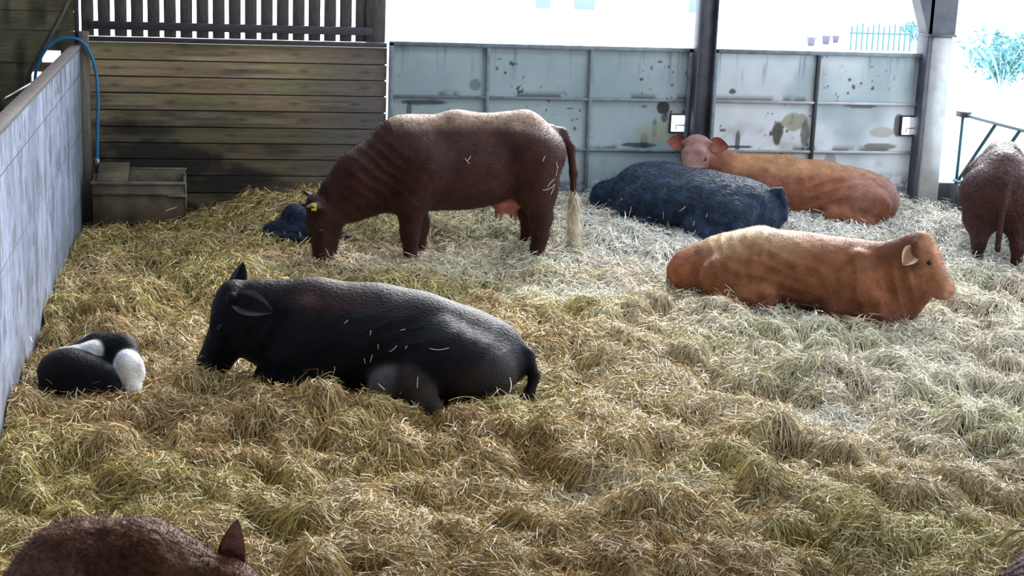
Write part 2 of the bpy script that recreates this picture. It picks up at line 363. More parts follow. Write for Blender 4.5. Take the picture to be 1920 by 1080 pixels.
mb = MB(); mb.box((-1.175, 9.5, .85), (.018, 5.5, .84)); mb.box((-1.14, 9.5, 1.722), (.045, 5.5, .02)); st(mb.build('trim_2', M_slat))
# beyond the left wall: boards of the neighbouring pen with daylight gaps
lst = []
def cfn(u, v, P):
    x, z = P[:, 0], P[:, 2]; n = fbm(x*3, z*24, 33, 4); c = mixc((.08, .07, .045), (.30, .26, .15), n)
    m = sstep(.55, .8, vn(x*9, z*3, 35)); return mixc(c, np.array((.03, .03, .025)), m*.7)
for (x0, x1, z0, z1, dy) in [(-6, -1.16, 2.62, 4.6, 0), (-6, -1.16, 2.42, 2.615, .01), (-6, -1.16, 2.22, 2.41, 0), (-6, -1.16, 2.03, 2.21, .01), (-6, -1.16, 1.85, 2.02, 0), (-6, -1.30, 1.66, 1.84, .01), (-6, -1.47, 1.55, 1.655, 0), (-1.30, -1.16, 1.55, 1.84, 0), (-6, -1.16, 1.46, 1.545, .02), (-6, -1.57, 1.25, 1.455, 0), (-1.48, -1.16, 1.25, 1.455, 0), (-6, -1.16, 1.11, 1.245, .01), (-6, -1.88, .93, 1.10, 0), (-1.79, -1.16, .93, 1.10, 0), (-6, -1.16, .1, .925, 0)]:
    lst.append(panel((x0, 15.1+dy, z0), (1, 0, 0), (0, 0, 1), x1-x0, z1-z0+.004, (0, -1, 0), cfn, .04, .03))
st(panels('wall_back_left', lst, M_wood))
mb = MB(); mb.box((-3.85, 15.2, 2.3), (2.2, .02, 2.4)); mb.box((-3.6, 15.2, 3.2), (2.42, .02, 1.50)); st(mb.build('wall_back_left', M_beam))
mb = MB(); mb.tube([(-1.62, 14.95, 1.2), (-1.57, 14.95, 1.46), (-1.30, 14.95, 1.95), (-1.12, 14.95, 2.3)], .022, 6); tag(mb.build('diagonal_brace', M_slat), 'weathered diagonal timber brace beyond the whitewashed wall at top left', 'brace')
mb = MB(); mb.tube([(-1.5, 12.4, 1.50), (-1.33, 14.9, 1.50)], .018, 6); tag(mb.build('grey_pipe', M_brass), 'grey pipe running just beyond the top edge of the whitewashed wall', 'pipe')
st(MB().box((-6.1, 8, 2.3), (.05, 8, 2.4)).build('wall_far_left', M_wood if False else M_beam))
# ------------------------------------------------------------------ steel gates
def gate(name, x0, x1, xs, hole, seed, label, light, stains):
    g = empty(name, ((x0+x1)/2, 15.0, .33), label=label, cat='gate'); ox = (x0+x1)/2
    zr = [.33, .79, 1.30, 1.81]
    def cf(u, v, P):
        x, z = P[:, 0]+ox, P[:, 2]+.33
        n = fbm(x*2.2, z*2.2, seed, 4); c = mixc((.22, .30, .33), (.36, .45, .49), n)
        c = mixc(c, np.array((.72, .75, .80)), light*(.55+.4*sstep(1.5, .8, z))*sstep(.2, .5, fbm(x*1.3, z*1.3, seed+3, 3)))  # sun brightening, stronger low down, is put into the sheet colour
        drip = sstep(.58, .75, fbm(x*26, z*1.4, seed+5, 3))*sstep(1.35, 1.75, z)
        c = mixc(c, np.array((.16, .18, .24)), drip*.7)
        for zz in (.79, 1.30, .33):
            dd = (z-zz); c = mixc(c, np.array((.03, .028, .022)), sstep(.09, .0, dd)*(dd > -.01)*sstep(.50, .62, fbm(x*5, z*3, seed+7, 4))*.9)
        sp = sstep(.74, .78, fbm(x*22, z*22, seed+9, 2))*sstep(.45, .6, fbm(x*2, z*2, seed+11, 2)); c = mixc(c, np.array((.02, .022, .025)), sp*.9)
        sp2 = sstep(.55, .8, fbm(x*3, z*3, seed+13, 3))*sstep(1.35, .9, z); c = mixc(c, np.array((.24, .25, .17)), sp2*.55)
        mud = sstep(.62, .45, z)*sstep(.5, .62, fbm(x*16, z*16, seed+15, 3)); c = mixc(c, np.array((.06, .06, .055)), mud*.65)
        for (cx, cz, rx, rz, cc, a) in stains:
            b = np.clip((1-((x-cx)/rx)**2-((z-cz)/rz)**2)*3+2.2*(fbm(x*14, z*14, seed+17, 3)-.5), 0, 1); c = mixc(c, np.array(cc), b*a)
        return c
    def sheet(xa, xb, za, zb_):
        return panel((xa-ox, .0, za-.33), (1, 0, 0), (0, 0, 1), xb-xa, zb_-za, (0, -1, 0), cf, .0125, .006)
    hx0, hx1, hz0, hz1 = hole
    lst = [sheet(x0, x1, .33, hz0), sheet(x0, x1, hz1, 1.81), sheet(x0, hx0, hz0, hz1)]
    if hx1 < x1-.01: lst.append(sheet(hx1, x1, hz0, hz1))
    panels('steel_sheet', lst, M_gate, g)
    mb = MB()
    for z in (zr[0], zr[3]): mb.box((0, -.022, z-.33), ((x1-x0)/2, .024, .022))
    for x in (x0+.02, x1-.02): mb.box((x-ox, -.022, .74), (.022, .024, .75))
    mb.build('outer_frame', M_frame, g)
    for z in zr[1:3]:
        MB().box((0, -.018, z-.33), ((x1-x0)/2-.04, .018, .014)).build('cross_rail', M_frame if light < .5 else M_grey, g)
    for x in xs:
        MB().box((x-ox, -.02, .74), (.018, .021, .72)).build('upright', M_frame if light < .5 else M_dkframe, g)
    mb = MB(); a, b = hx0-ox, hx1-ox
    for (p, q) in (((a+b)/2, hz0-.008), ((a+b)/2, hz1+.008)): mb.box((p, -.012, q-.33), ((b-a)/2+.015, .012, .008))
    for p in (a-.008, b+.008): mb.box((p, -.012, (hz0+hz1)/2-.33), (.008, .012, (hz1-hz0)/2+.01))
    mb.build('latch_opening', M_dkframe, g)
    MB().tube([(b+.0, -.02, .66+.06), (a+.05, -.02, .66+.06), (a+.05, -.02, .66+.02)], .008, 6).build('latch_bolt', M_grey, g)
    return g
dk = (.012, .013, .016)
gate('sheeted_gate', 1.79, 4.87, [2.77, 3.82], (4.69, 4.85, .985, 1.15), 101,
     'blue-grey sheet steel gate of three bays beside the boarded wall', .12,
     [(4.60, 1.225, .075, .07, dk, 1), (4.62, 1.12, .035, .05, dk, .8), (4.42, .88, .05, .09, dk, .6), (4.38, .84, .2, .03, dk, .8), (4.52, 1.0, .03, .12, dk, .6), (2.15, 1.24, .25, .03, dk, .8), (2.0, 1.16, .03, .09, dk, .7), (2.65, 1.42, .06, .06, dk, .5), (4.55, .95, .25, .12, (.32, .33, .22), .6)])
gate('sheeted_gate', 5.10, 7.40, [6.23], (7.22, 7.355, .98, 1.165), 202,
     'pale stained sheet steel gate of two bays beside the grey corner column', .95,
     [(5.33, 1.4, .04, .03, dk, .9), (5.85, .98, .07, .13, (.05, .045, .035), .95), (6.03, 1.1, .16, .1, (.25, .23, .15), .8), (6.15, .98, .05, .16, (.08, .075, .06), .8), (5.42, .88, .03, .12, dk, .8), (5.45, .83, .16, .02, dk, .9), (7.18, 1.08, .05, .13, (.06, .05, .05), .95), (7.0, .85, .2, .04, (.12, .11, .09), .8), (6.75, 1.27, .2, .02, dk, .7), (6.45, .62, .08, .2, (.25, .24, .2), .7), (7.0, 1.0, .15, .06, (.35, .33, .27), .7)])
# steel I-section post between the gates
p = empty('steel_post', (4.97, 14.9, 0), label='dark blue-grey steel post standing between the two sheeted gates', cat='post')
MB().box((0, 0, 2.3), (.085, .008, 2.3)).build('web', M_steelpost, p)
for s in (-1, 1): MB().box((s*.09, 0, 2.3), (.008, .07, 2.3)).build('flange', M_steelpost, p)
# grey corner column with haunch
p = empty('corner_column', (7.50, 14.95, 0), label='thick pale grey steel column with a dark haunch at the right end of the gates', cat='column')
MB().box((.02, 0, 1.0), (.12, .11, 1.02)).build('shaft', M_grey, p)
MB().box((-.125, .02, 1.2), (.022, .12, 1.2)).build('side_flange', M_steelpost, p)  # dark material paints in the shadowed side of the column
mb = MB(); V = []
prof = [(-.15, 2.03), (.15, 2.03), (.17, 4.6), (-.95, 4.6), (-.30, 2.45)]
for yy in (-.1, .1): V += [(a, yy, b) for a, b in prof]
mb.add(V, [np.array([[0, 1, 2, 3], [0, 3, 4, 4]])[:1]]) if False else None
n = 5; mb.add(V, [np.array([[0, 1, 2, 3, 4], [9, 8, 7, 6, 5]]), ])
mb.add(V, [np.array([[i, (i+1) % n, (i+1) % n+n, i+n][::-1] for i in range(n)])])
mb.build('haunch', M_steelpost, p)
MB().box((0, -.005, 2.03), (.155, .125, .012)).build('splice_plate', M_steelpost, p)
# right side: kerb wall and feed barrier
st(MB().box((7.93, 11.2, .2), (.08, 3.68, .27)).box((7.80, 15.02, .2), (.20, .07, .27)).build('wall_right', M_concrete))
b = empty('feed_barrier', (7.86, 13.0, .47), label='blue-green tubular feed barrier with slanted bars on the right kerb wall', cat='feed barrier')
MB().tube([(0, 1.95, .74), (0, -4.0, .72)], .022, 10).build('top_rail', M_blue, b, smooth=True)
MB().tube([(0, 1.95, .04), (0, -4.0, .04)], .022, 10).build('bottom_rail', M_blue, b, smooth=True)
MB().tube([(0, 1.9, .0), (0, 1.9, .76)], .018, 8).build('end_bar', M_blue, b, smooth=True)
for i in range(11):
    y = 1.2-.48*i; MB().tube([(0, y, .73), (0, y+.66, .05)], .019, 8).build('slanted_bar', M_blue, b, smooth=True)
MB().box((-.02, 1.85, .75), (.05, .08, .03)).build('hinge_bracket', M_dkframe, b)
# ------------------------------------------------------------------ water trough and hose
t = empty('water_trough', (-.58, 14.72, .12), label='brown stained metal water trough against the boarded wall in the left corner', cat='trough')
mb = MB(); mb.box((0, -.23, .19), (.42, .012, .19)); mb.box((0, .23, .22), (.42, .012, .22)); mb.box((-.41, 0, .2), (.012, .22, .2)); mb.box((.41, 0, .2), (.012, .22, .2)); mb.box((0, 0, .02), (.41, .22, .02)); mb.build('tank', M_trough, t)
mb = MB(); mb.box((0, -.235, .385), (.43, .018, .014)); mb.box((.13, .235, .45), (.3, .015, .01)); mb.box((.415, 0, .40), (.014, .22, .012)); mb.build('rim', M_troughrim, t)
MB().box((0, 0, .30), (.39, .21, .008)).build('water', M_water, t)
MB().box((-.24, 0, .45), (.14, .22, .01), R=Euler((.25, 0, 0)).to_matrix()).build('valve_cover', M_trough, t)
MB().box((.0, -.25, .29), (.415, .012, .012)).build('front_strip', M_troughrim if False else M_trough, t)
MB().tube([(.26, -.26, .27), (.42, -.26, .27)], .014, 8).build('drain_pipe', M_troughrim, t)
MB().tube([(.425, -.25, .39), (.425, -.25, .0)], .008, 6).build('corner_rod', M_troughrim, t)
hpx = [(-.975, 14.86, .66), (-.965, 14.87, .95), (-.955, 14.88, 1.25), (-.97, 14.88, 1.5), (-1.02, 14.85, 1.68), (-1.10, 14.84, 1.78), (-1.22, 14.85, 1.80), (-1.34, 14.86, 1.76), (-1.43, 14.85, 1.66), (-1.5, 14.84, 1.5), (-1.52, 14.83, 1.3)]
h = empty('water_hose', (-.975, 14.86, .66), label='bright blue water hose arching over the whitewashed wall down to the trough', cat='hose')
def spline(P, n=8):
    P = np.array(P, float); out = []
    Q = np.vstack([2*P[0]-P[1], P, 2*P[-1]-P[-2]])
    for i in range(1, len(Q)-2):
        for t_ in np.linspace(0, 1, n, endpoint=False):
            out.append(.5*((2*Q[i])+(-Q[i-1]+Q[i+1])*t_+(2*Q[i-1]-5*Q[i]+4*Q[i+1]-Q[i+2])*t_**2+(-Q[i-1]+3*Q[i]-3*Q[i+1]+Q[i+2])*t_**3))
    out.append(P[-1]); return np.array(out)
MB().tube(spline(np.array(hpx)-np.array(hpx[0])), .016, 10).build('blue_tube', M_hose, h, smooth=True)
MB().tube([(0, 0, .02), (0, 0, -.05)], .024, 10).build('coupling', M_brass, h, smooth=True)
MB().tube(spline([(0, 0, -.05), (0, 0, -.10), (.05, 0, -.12), (.14, -.02, -.10), (.2, -.05, -.08)]), .02, 8).build('elbow_pipe', M_dkframe, h, smooth=True)
# ------------------------------------------------------------------ outside
hb = empty('white_building', (20, 50, -.1), label='white rendered building across the sunny yard above the gates', cat='building')
MB().box((0, 2, 2.5), (16, 2, 2.6)).build('wall', M_render, hb)
for (xa, xb) in ((10.75, 11.25), (12.05, 12.75), (16.0, 16.6)):
    f = MB().box(((xa+xb)/2-20, -.03, 1.3), ((xb-xa)/2+.05, .04, .75)).build('window_frame', M_render, hb)
    MB().box(((xa+xb)/2-20, -.075, 1.3), ((xb-xa)/2, .012, .68)).build('pane', M_glass, f)
def bucket(x, y, s, lab):
    o = MB().lathe([(0, 0), (.10*s, 0), (.14*s, .26*s), (.155*s, .27*s), (.135*s, .262*s), (.09*s, .02*s), (0, .02*s)], n=18).build('bucket', M_pot, loc=(x, y, -.11)); tag(o, lab, 'bucket', 'buckets standing in the yard')
BK = [(19.2, 0), (20.1, 0), (20.4, 0)]
bucket(18.13, 44.3, .95, 'leftmost dark bucket standing in the bright yard beyond the pale gate')
bucket(18.98, 45.2, .95, 'middle dark bucket standing in the bright yard beyond the pale gate')
bucket(19.64, 46.0, .8, 'smallest, rightmost bucket standing in the bright yard beyond the pale gate')
def shrub(loc, h, spread, nb, nl, lab, seed):
    r = np.random.default_rng(seed); e = empty('shrub', loc, label=lab, cat='shrub'); mb = MB(); L = []
    for i in range(nb):
        a = r.uniform(0, 6.28); s = r.uniform(.3, 1)*spread; hh = h*r.uniform(.5, 1)
        pts = spline([(0, 0, 0), (np.cos(a)*s*.25, np.sin(a)*s*.25, hh*.45), (np.cos(a)*s*.7, np.sin(a)*s*.7, hh*.85), (np.cos(a)*s, np.sin(a)*s, hh*.9)], 5)
        mb.tube(pts, np.linspace(.03, .008, len(pts)), 5)
        for k in range(nl):
            p = pts[r.integers(5, len(pts))]+r.normal(0, .08, 3); L.append(p)
    mb.build('branches', M_bark, e)
    L = np.array(L); d1 = r.normal(0, 1, L.shape); d1 /= np.linalg.norm(d1, axis=1)[:, None]; d2 = np.cross(d1, r.normal(0, 1, L.shape)); d2 /= np.linalg.norm(d2, axis=1)[:, None]
    s1 = r.uniform(.05, .11, len(L))[:, None]; V = np.stack([L-d1*s1, L+d2*s1*.35, L+d1*s1, L-d2*s1*.35], 1).reshape(-1, 3)
    F = np.arange(len(V)).reshape(-1, 4); mesh_np('leaves', V, [F], M_leaf, e)
shrub((16.9, 30.5, -.11), 1.4, 1.1, 34, 40, 'pale blue-green shrub in the yard to the right of the grey column', 3)
shrub((21.2, 43.6, -.11), .9, .6, 16, 20, 'small pale shrub just left of the grey column beyond the gate', 4)
pf = empty('picket_fence', (20.6, 42.9, -.11), label='pale green picket fence standing in the yard beyond the right gate', cat='fence')
for i in range(12): MB().box((-1.8+.17*i, 0, .35), (.022, .012, .35+.05*((i*7) % 3))).build('picket', M_picket, pf)
MB().box((-.86, .02, .5), (1.0, .012, .02)).build('rail', M_picket, pf)
#ANIMALS
# ------------------------------------------------------------------ animals: smooth implicit bodies meshed with surface nets
def surface_net(Fv, org, h):
    nx, ny, nz = Fv.shape; ins = Fv < 0; cnt = np.zeros((nx-1, ny-1, nz-1), np.int32); acc = np.zeros((nx-1, ny-1, nz-1, 3), np.float32)
    cr = [(a, b, c) for a in (0, 1) for b in (0, 1) for c in (0, 1)]
    def sl_(o): return tuple(slice(q, n-1+q) for q, n in zip(o, Fv.shape))
    for c0 in cr:
        for ax in range(3):
            if c0[ax]: continue
            c1 = list(c0); c1[ax] = 1; f0 = Fv[sl_(c0)]; f1 = Fv[sl_(c1)]; m = (f0 < 0) != (f1 < 0)
            t = np.where(m, f0/np.where(m, f0-f1, 1), 0)
            for k in range(3): acc[..., k] += np.where(m, (t if k == ax else c0[k]), 0)
            cnt += m
    act = cnt > 0; idx = -np.ones(act.shape, np.int64); idx[act] = np.arange(act.sum())
    ijk = np.argwhere(act); V = (ijk+acc[act]/cnt[act][:, None])*h+org; Q = []
    for ax in range(3):
        o1, o2 = [(1, 2), (2, 0), (0, 1)][ax]
        sh = [slice(1, -1)]*3; a = [slice(1, -1)]*3; a[ax] = slice(0, -1); b = [slice(1, -1)]*3; b[ax] = slice(1, None)
        ia = ins[tuple(a)]; ib = ins[tuple(b)]; ed = np.argwhere(ia != ib); fl = ia[ia != ib]
        p = ed.copy()
        for k in range(3):
            if k != ax: p[:, k] += 1
        def g(d1, d2):
            q = p.copy(); q[:, o1] -= d1; q[:, o2] -= d2; return idx[q[:, 0], q[:, 1], q[:, 2]]
        q = np.stack([g(1, 1), g(0, 1), g(0, 0), g(1, 0)], 1); q[~fl] = q[~fl][:, ::-1]; Q.append(q)
    return V, np.concatenate(Q)
def rotm(r): return np.array(Euler(r).to_matrix())
class Body:
    def __init__(s, base): s.P = []; s.base = np.array(base)
    def cap(s, a, b, ra, rb=None, k=.07, col=None, m=False, op='u'):
        rb = ra if rb is None else rb; s.P.append(('c', np.array(a, float), np.array(b, float), ra, rb, k, col, op))
        if m: s.P.append(('c', np.array(a, float)*(1, -1, 1), np.array(b, float)*(1, -1, 1), ra, rb, k, col, op))
    def chain(s, pts, rad, k=.05, col=None, m=False):
        for i in range(len(pts)-1): s.cap(pts[i], pts[i+1], rad[i], rad[i+1], k, col, m)
    def ell(s, c, r, rot=(0, 0, 0), k=.07, col=None, m=False, op='u'):
        s.P.append(('e', np.array(c, float), np.array(r, float), rotm(rot), None, k, col, op))
        if m: s.P.append(('e', np.array(c, float)*(1, -1, 1), np.array(r, float), rotm((-rot[0], rot[1], -rot[2])), None, k, col, op))
    def d1(s, pr, P):
        if pr[0] == 'c':
            a, b, ra, rb = pr[1:5]; ab = b-a; t = np.clip(((P-a)@ab)/(ab@ab+1e-9), 0, 1); q = P-a-t[..., None]*ab
            return np.sqrt((q*q).sum(-1))-(ra+(rb-ra)*t)
        q = (P-pr[1])@pr[3]; k0 = np.sqrt(((q/pr[2])**2).sum(-1)); k1 = np.sqrt(((q/pr[2]**2)**2).sum(-1))+1e-9; return k0*(k0-1)/k1
    def bb(s, pr):
        if pr[0] == 'c': r = max(pr[3], pr[4]); return np.minimum(pr[1], pr[2])-r, np.maximum(pr[1], pr[2])+r
        r = pr[2].max(); e = np.abs(pr[3])@pr[2]; return pr[1]-e, pr[1]+e
    def field(s, P):
        d = np.full(P.shape[:-1], 10., np.float64)
        for pr in s.P: d = s.comb(d, s.d1(pr, P), pr)
        return d
    def comb(s, cur, d, pr):
        k = pr[5]
        if pr[7] == 's': h = np.maximum(k-np.abs(cur+d), 0)/k; return np.maximum(cur, -d)+h*h*k/4
        h = np.maximum(k-np.abs(cur-d), 0)/k; return np.minimum(cur, d)-h*h*k/4
    def mesh(s, h):
        lo = np.min([s.bb(p)[0] for p in s.P if p[7] == 'u'], 0)-.06; hi = np.max([s.bb(p)[1] for p in s.P if p[7] == 'u'], 0)+.06
        ax = [np.arange(lo[i], hi[i]+h, h) for i in range(3)]; F = np.full([len(a) for a in ax], 1., np.float32)
        for pr in s.P:
            b0, b1 = s.bb(pr); mg = pr[5]+.05; sl = [slice(*np.searchsorted(ax[i], (b0[i]-mg, b1[i]+mg))) for i in range(3)]
            G = np.stack(np.meshgrid(*[ax[i][sl[i]] for i in range(3)], indexing='ij'), -1); F[tuple(sl)] = s.comb(F[tuple(sl)], s.d1(pr, G), pr)
        V, Q = surface_net(F, lo, h)
        # light laplacian smoothing
        e = np.concatenate([Q[:, [0, 1]], Q[:, [1, 2]], Q[:, [2, 3]], Q[:, [3, 0]]])
        for it in range(2):
            S = np.zeros_like(V); n = np.zeros(len(V))
            for k in range(3): S[:, k] = np.bincount(e[:, 0], V[e[:, 1], k], len(V))+np.bincount(e[:, 1], V[e[:, 0], k], len(V))
            n = np.bincount(e[:, 0], minlength=len(V))+np.bincount(e[:, 1], minlength=len(V)); V = V*.5+.5*S/np.maximum(n, 1)[:, None]
        return V, Q
    def colors(s, V, cw=.012):
        D = []; cs = []
        for pr in s.P:
            if pr[7] == 's': continue
            D.append(s.d1(pr, V)); cs.append(s.base if pr[6] is None else np.array(pr[6]))
        D = np.array(D); w_ = np.exp(-(D-D.min(0))/cw); w_ /= w_.sum(0); return w_.T@np.array(cs)
def normals(V, Q):
    n = np.cross(V[Q[:, 2]]-V[Q[:, 0]], V[Q[:, 3]]-V[Q[:, 1]]); N = np.zeros_like(V)
    for c in range(Q.shape[1]):
        for k in range(3): N[:, k] += np.bincount(Q[:, c], n[:, k], len(V))
    return N/(np.linalg.norm(N, axis=1)[:, None]+1e-12)
def n3(P, f, s):
    r = np.random.default_rng(s); o = 0
    for i in range(7):
        d = r.normal(0, 1, 3); d /= np.linalg.norm(d); o = o+np.sin(P@d*f*r.uniform(.6, 1.6)+r.uniform(0, 6.28)+1.3*np.sin(P@np.roll(d, 1)*f*.7))
    return o/7
def ear_mesh(base, d, n, L, W, colo, coli, rim=None):
    L = L*min(1.3, float(np.linalg.norm(d)))
    d = np.array(d, float); d /= np.linalg.norm(d); n = np.array(n, float); n -= d*(n@d); n /= np.linalg.norm(n); s = np.cross(d, n); V = []; c = []; nu, nv = 12, 9
    for lay in (0, 1):
        for i in range(nu):
            u = i/(nu-1); w_ = W*(np.sin(np.pi*min(1, .12+.88*u)**.85))**.75*(1-.25*u)+.004
            for j in range(nv):
                v = -1+2*j/(nv-1); cup = .45*w_*(1-v*v)*(1-.5*u)
                p = np.array(base)+d*L*u+s*w_*v-n*(cup+lay*.010*(1-abs(v)**3)*(1-u*.6)) ; V.append(p); c.append(rim if (rim is not None and abs(v) > .7) else (coli if lay == 0 and abs(v) < .8 else colo))
    q = []
    for lay in (0, 1):
        for i in range(nu-1):
            for j in range(nv-1):
                a = lay*nu*nv+i*nv+j; f = [a, a+1, a+nv+1, a+nv]; q.append(f if lay == 0 else f[::-1])
    return np.array(V), np.array(q), np.array(c)
def head(B, poll, f, up, size=1.0, face=None, muzz=(.02, .015, .015), long=1.0, eyes=True, ears=None, ear_in=None, earL=.21, ebase=(0, .12, .01)):
    poll = np.array(poll, float); f = np.array(f, float); f /= np.linalg.norm(f); up = np.array(up, float); u = up-f*(up@f); u /= np.linalg.norm(u); s = np.cross(u, f); z = size
    fl = face; R = np.stack([f, s, u], 1)
    def E_(c, r, col=None, k=.035): B.P.append(('e', np.array(c), np.array(r)*z, R, None, k, col, 'u'))
    p = lambda a, b, c: poll+(f*a*long+s*b+u*c)*z
    E_(p(.08, 0, -.03), (.15, .115, .12), fl)
    B.cap(p(.10, .03, -.02), p(.38, .022, -.035), .085*z, .06*z, .03, fl); B.cap(p(.10, -.03, -.02), p(.38, -.022, -.035), .085*z, .06*z, .03, fl)
    B.cap(p(.05, 0, -.12), p(.40, 0, -.10), .085*z, .052*z, .035, fl); B.ell(p(.04, 0, -.15), (.07*z, .075*z, .07*z), k=.04, col=fl)
    for q in (-1, 1):
        E_(p(.12, q*.055, -.09), (.10, .05, .09), fl); B.cap(p(.15, q*.075, .035), p(.20, q*.078, .02), .038*z, .03*z, .04, fl)
        B.cap(p(.0, q*.07, .02), p(.01, q*.12, .02), .045*z, .03*z, .04, fl)
    E_(p(.42, 0, -.055), (.072, .088, .078), muzz, .03); E_(p(.0, 0, .035), (.07, .085, .06), fl, .05)
    for q in (-1, 1): B.cap(p(.468, q*.045, -.03), p(.45, q*.06, -.03), .017*z, .012*z, .02, (.008, .006, .006), op='s')
    B.cap(p(.50, 0, -.10), p(.38, .07, -.105), .006, .006, .015, None, op='s') ; B.cap(p(.50, 0, -.10), p(.38, -.07, -.105), .006, .006, .015, None, op='s')
    B.eyes = getattr(B, 'eyes', []); B.ears = getattr(B, 'ears', [])
    if eyes:
        for q in (-1, 1): B.eyes.append((p(.185, q*.13, .005), -s*q, .021*z))
    for k, q in enumerate((1, -1)):
        if ears and ears[k]: d, nn = [np.array(v, float) for v in ears[k]]
        else: d = s*q*.98-f*.15+u*.05; nn = f*.8+u*.3
        B.ears.append((p(ebase[0], q*ebase[1], ebase[2]), d, nn, earL*z, .075*z, ear_in))
    return p
FEAT = []
def animal(name, B, loc, hd, m, label, cat, h=.014, fur=(30000, .014, .0018), flow=(-1, 0, -.5), rand=.35, wr=(.004, 14), fine=(0, 40), folds=(), cfun=None, tagear=None, ear_rim=None, cw=.012):
    V, Q = B.mesh(h); N = normals(V, Q)
    V = V+N*(wr[0]*n3(V, wr[1], 3)+fine[0]*n3(V, fine[1], 5))[:, None]
    for (cx, cy, cz, rad, fr, amp, an) in folds:
        g_ = np.exp(-(((V-np.array((cx, cy, cz)))**2).sum(1))/rad**2); ph = V[:, 0]*math.cos(an)+V[:, 2]*math.sin(an)+.05*n3(V, 9, 21); V = V+N*(amp*g_*(1-np.abs(np.sin(ph*fr))*1.6))[:, None]
    col = B.colors(V, cw)
    if cfun is not None: col = cfun(V, N, col)
    Fs = [Q]; VV = [V]; CC = [col]; n = len(V)
    eb = B.base
    for (b, d, nn, L, W, ci) in getattr(B, 'ears', []):
        ev, eq, ec = ear_mesh(b, d, nn, L, W, eb*.9, np.array(ci if ci is not None else eb*.7), None if ear_rim is None else np.array(ear_rim)); VV.append(ev); Fs.append(eq+n); CC.append(ec); n += len(ev)
    tris = []
    if fur[0]:
        nf, L, W = fur; r = np.random.default_rng(9)
        A = np.linalg.norm(np.cross(V[Q[:, 2]]-V[Q[:, 0]], V[Q[:, 3]]-V[Q[:, 1]]), axis=1); f = r.choice(len(Q), nf, p=A/A.sum())
        ww = r.dirichlet((1, 1, 1, 1), nf); P = (V[Q[f]]*ww[..., None]).sum(1); Nn = N[Q[f, 0]]; c = col[Q[f, 0]]*r.uniform(.6, 1.5, nf)[:, None]
        fl = np.array(flow)/np.linalg.norm(flow); D = fl-Nn*(Nn@fl)[:, None]; D = D+Nn*.45+r.normal(0, rand, (nf, 3)); D /= np.linalg.norm(D, axis=1)[:, None]
        S = np.cross(D, Nn+r.normal(0, .3, (nf, 3))); S /= np.linalg.norm(S, axis=1)[:, None]; LL = L*r.uniform(.5, 1.3, nf)[:, None]
        tv = np.stack([P-S*W-Nn*.002, P+S*W-Nn*.002, P+D*LL], 1).reshape(-1, 3); VV.append(tv); tris = np.arange(nf*3).reshape(-1, 3)+n; CC.append(np.repeat(c, 3, 0)); n += len(tv)
    for ex in getattr(B, 'extra', []): VV.append(ex[0]); CC.append(ex[2]); tris = np.concatenate([tris, ex[1]+n]) if len(tris) else ex[1]+n; n += len(ex[0])
    root = empty(name, loc, math.radians(hd), label, cat)
    o = mesh_np('body', np.concatenate(VV), [np.concatenate(Fs), tris], m, root, col=np.concatenate(CC), smooth=True)
    for (e, inw, r_) in getattr(B, 'eyes', []):
        t_ = np.linspace(0, .12, 60); pts = e[None]+inw[None]*t_[:, None]; d = B.field(pts); k = np.argmax(d < 0); q = pts[k]+inw*r_*.35
        mb = MB(); a = []
        prof = [(r_*math.sin(x)+1e-4, -r_*math.cos(x)) for x in np.linspace(0, math.pi, 8)]
        mb.lathe(prof, q, 12).build('eye', M_eye, root, smooth=True)
    if tagear: MB().box(tagear[0], tagear[1], R=tagear[2] if len(tagear) > 2 else None).build('ear_tag', M_tag, root)['label'] = 'yellow plastic ear tag'
    root['_'] = 0; del root['_']
    B.V = V; B.N = N; return root
def tassel(B, p0, p1, n, L, spread, col, seed=1):
    r = np.random.default_rng(seed); p0 = np.array(p0, float); p1 = np.array(p1, float); t = r.random(n)[:, None]; P = p0+(p1-p0)*t+r.normal(0, .012, (n, 3))
    d = (p1-p0)/np.linalg.norm(p1-p0); D = d+r.normal(0, spread, (n, 3)); D /= np.linalg.norm(D, axis=1)[:, None]; S = np.cross(D, r.normal(0, 1, (n, 3))); S /= np.linalg.norm(S, axis=1)[:, None]
    LL = L*r.uniform(.5, 1.1, n)[:, None]; V = np.stack([P-S*.003, P+S*.003, P+D*LL], 1).reshape(-1, 3); B.extra = getattr(B, 'extra', [])
    B.extra.append((V, np.arange(3*n).reshape(-1, 3), np.repeat(np.array(col)*r.uniform(.6, 1.2, n)[:, None], 3, 0)))
HOOF = (.03, .025, .02)
# ---- A: standing red cow licking her newborn (x forward, y left)
B = Body((.042, .013, .010))
B.ell((.10, 0, .89), (.74, .33, .355)); B.ell((-.42, 0, .98), (.40, .28, .31)); B.ell((.50, 0, .88), (.34, .27, .40))
B.cap((.62, 0, 1.165), (.15, 0, 1.21), .115, .115, .14); B.cap((.15, 0, 1.21), (-.48, 0, 1.215), .11, .12, .14); B.cap((-.48, 0, 1.2), (-.72, 0, 1.11), .11, .07, .1)
B.cap((-.33, .2, 1.12), (-.36, .2, 1.08), .07, .08, .12, m=True); B.cap((-.70, .12, 1.02), (-.70, .12, 1.0), .09, .09, .12, m=True)
B.ell((.15, 0, .72), (.55, .29, .22), k=.1)
for sg, dx in ((1, .0), (-1, -.03)):
    y = .18*sg
    B.cap((-.53, y*.9, .95), (-.54, y, .70), .24, .185, .12); B.cap((-.54, y, .70), (-.60+dx*.4, y, .44), .175, .105, .08); B.cap((-.60+dx*.4, y, .44), (-.60+dx, y, .28), .095, .07, .05)
    B.cap((-.60+dx, y, .28), (-.56+dx, y, .04), .072, .058, .04); B.cap((-.56+dx, y, .04), (-.52+dx, y, -.02), .062, .066, .03, HOOF)
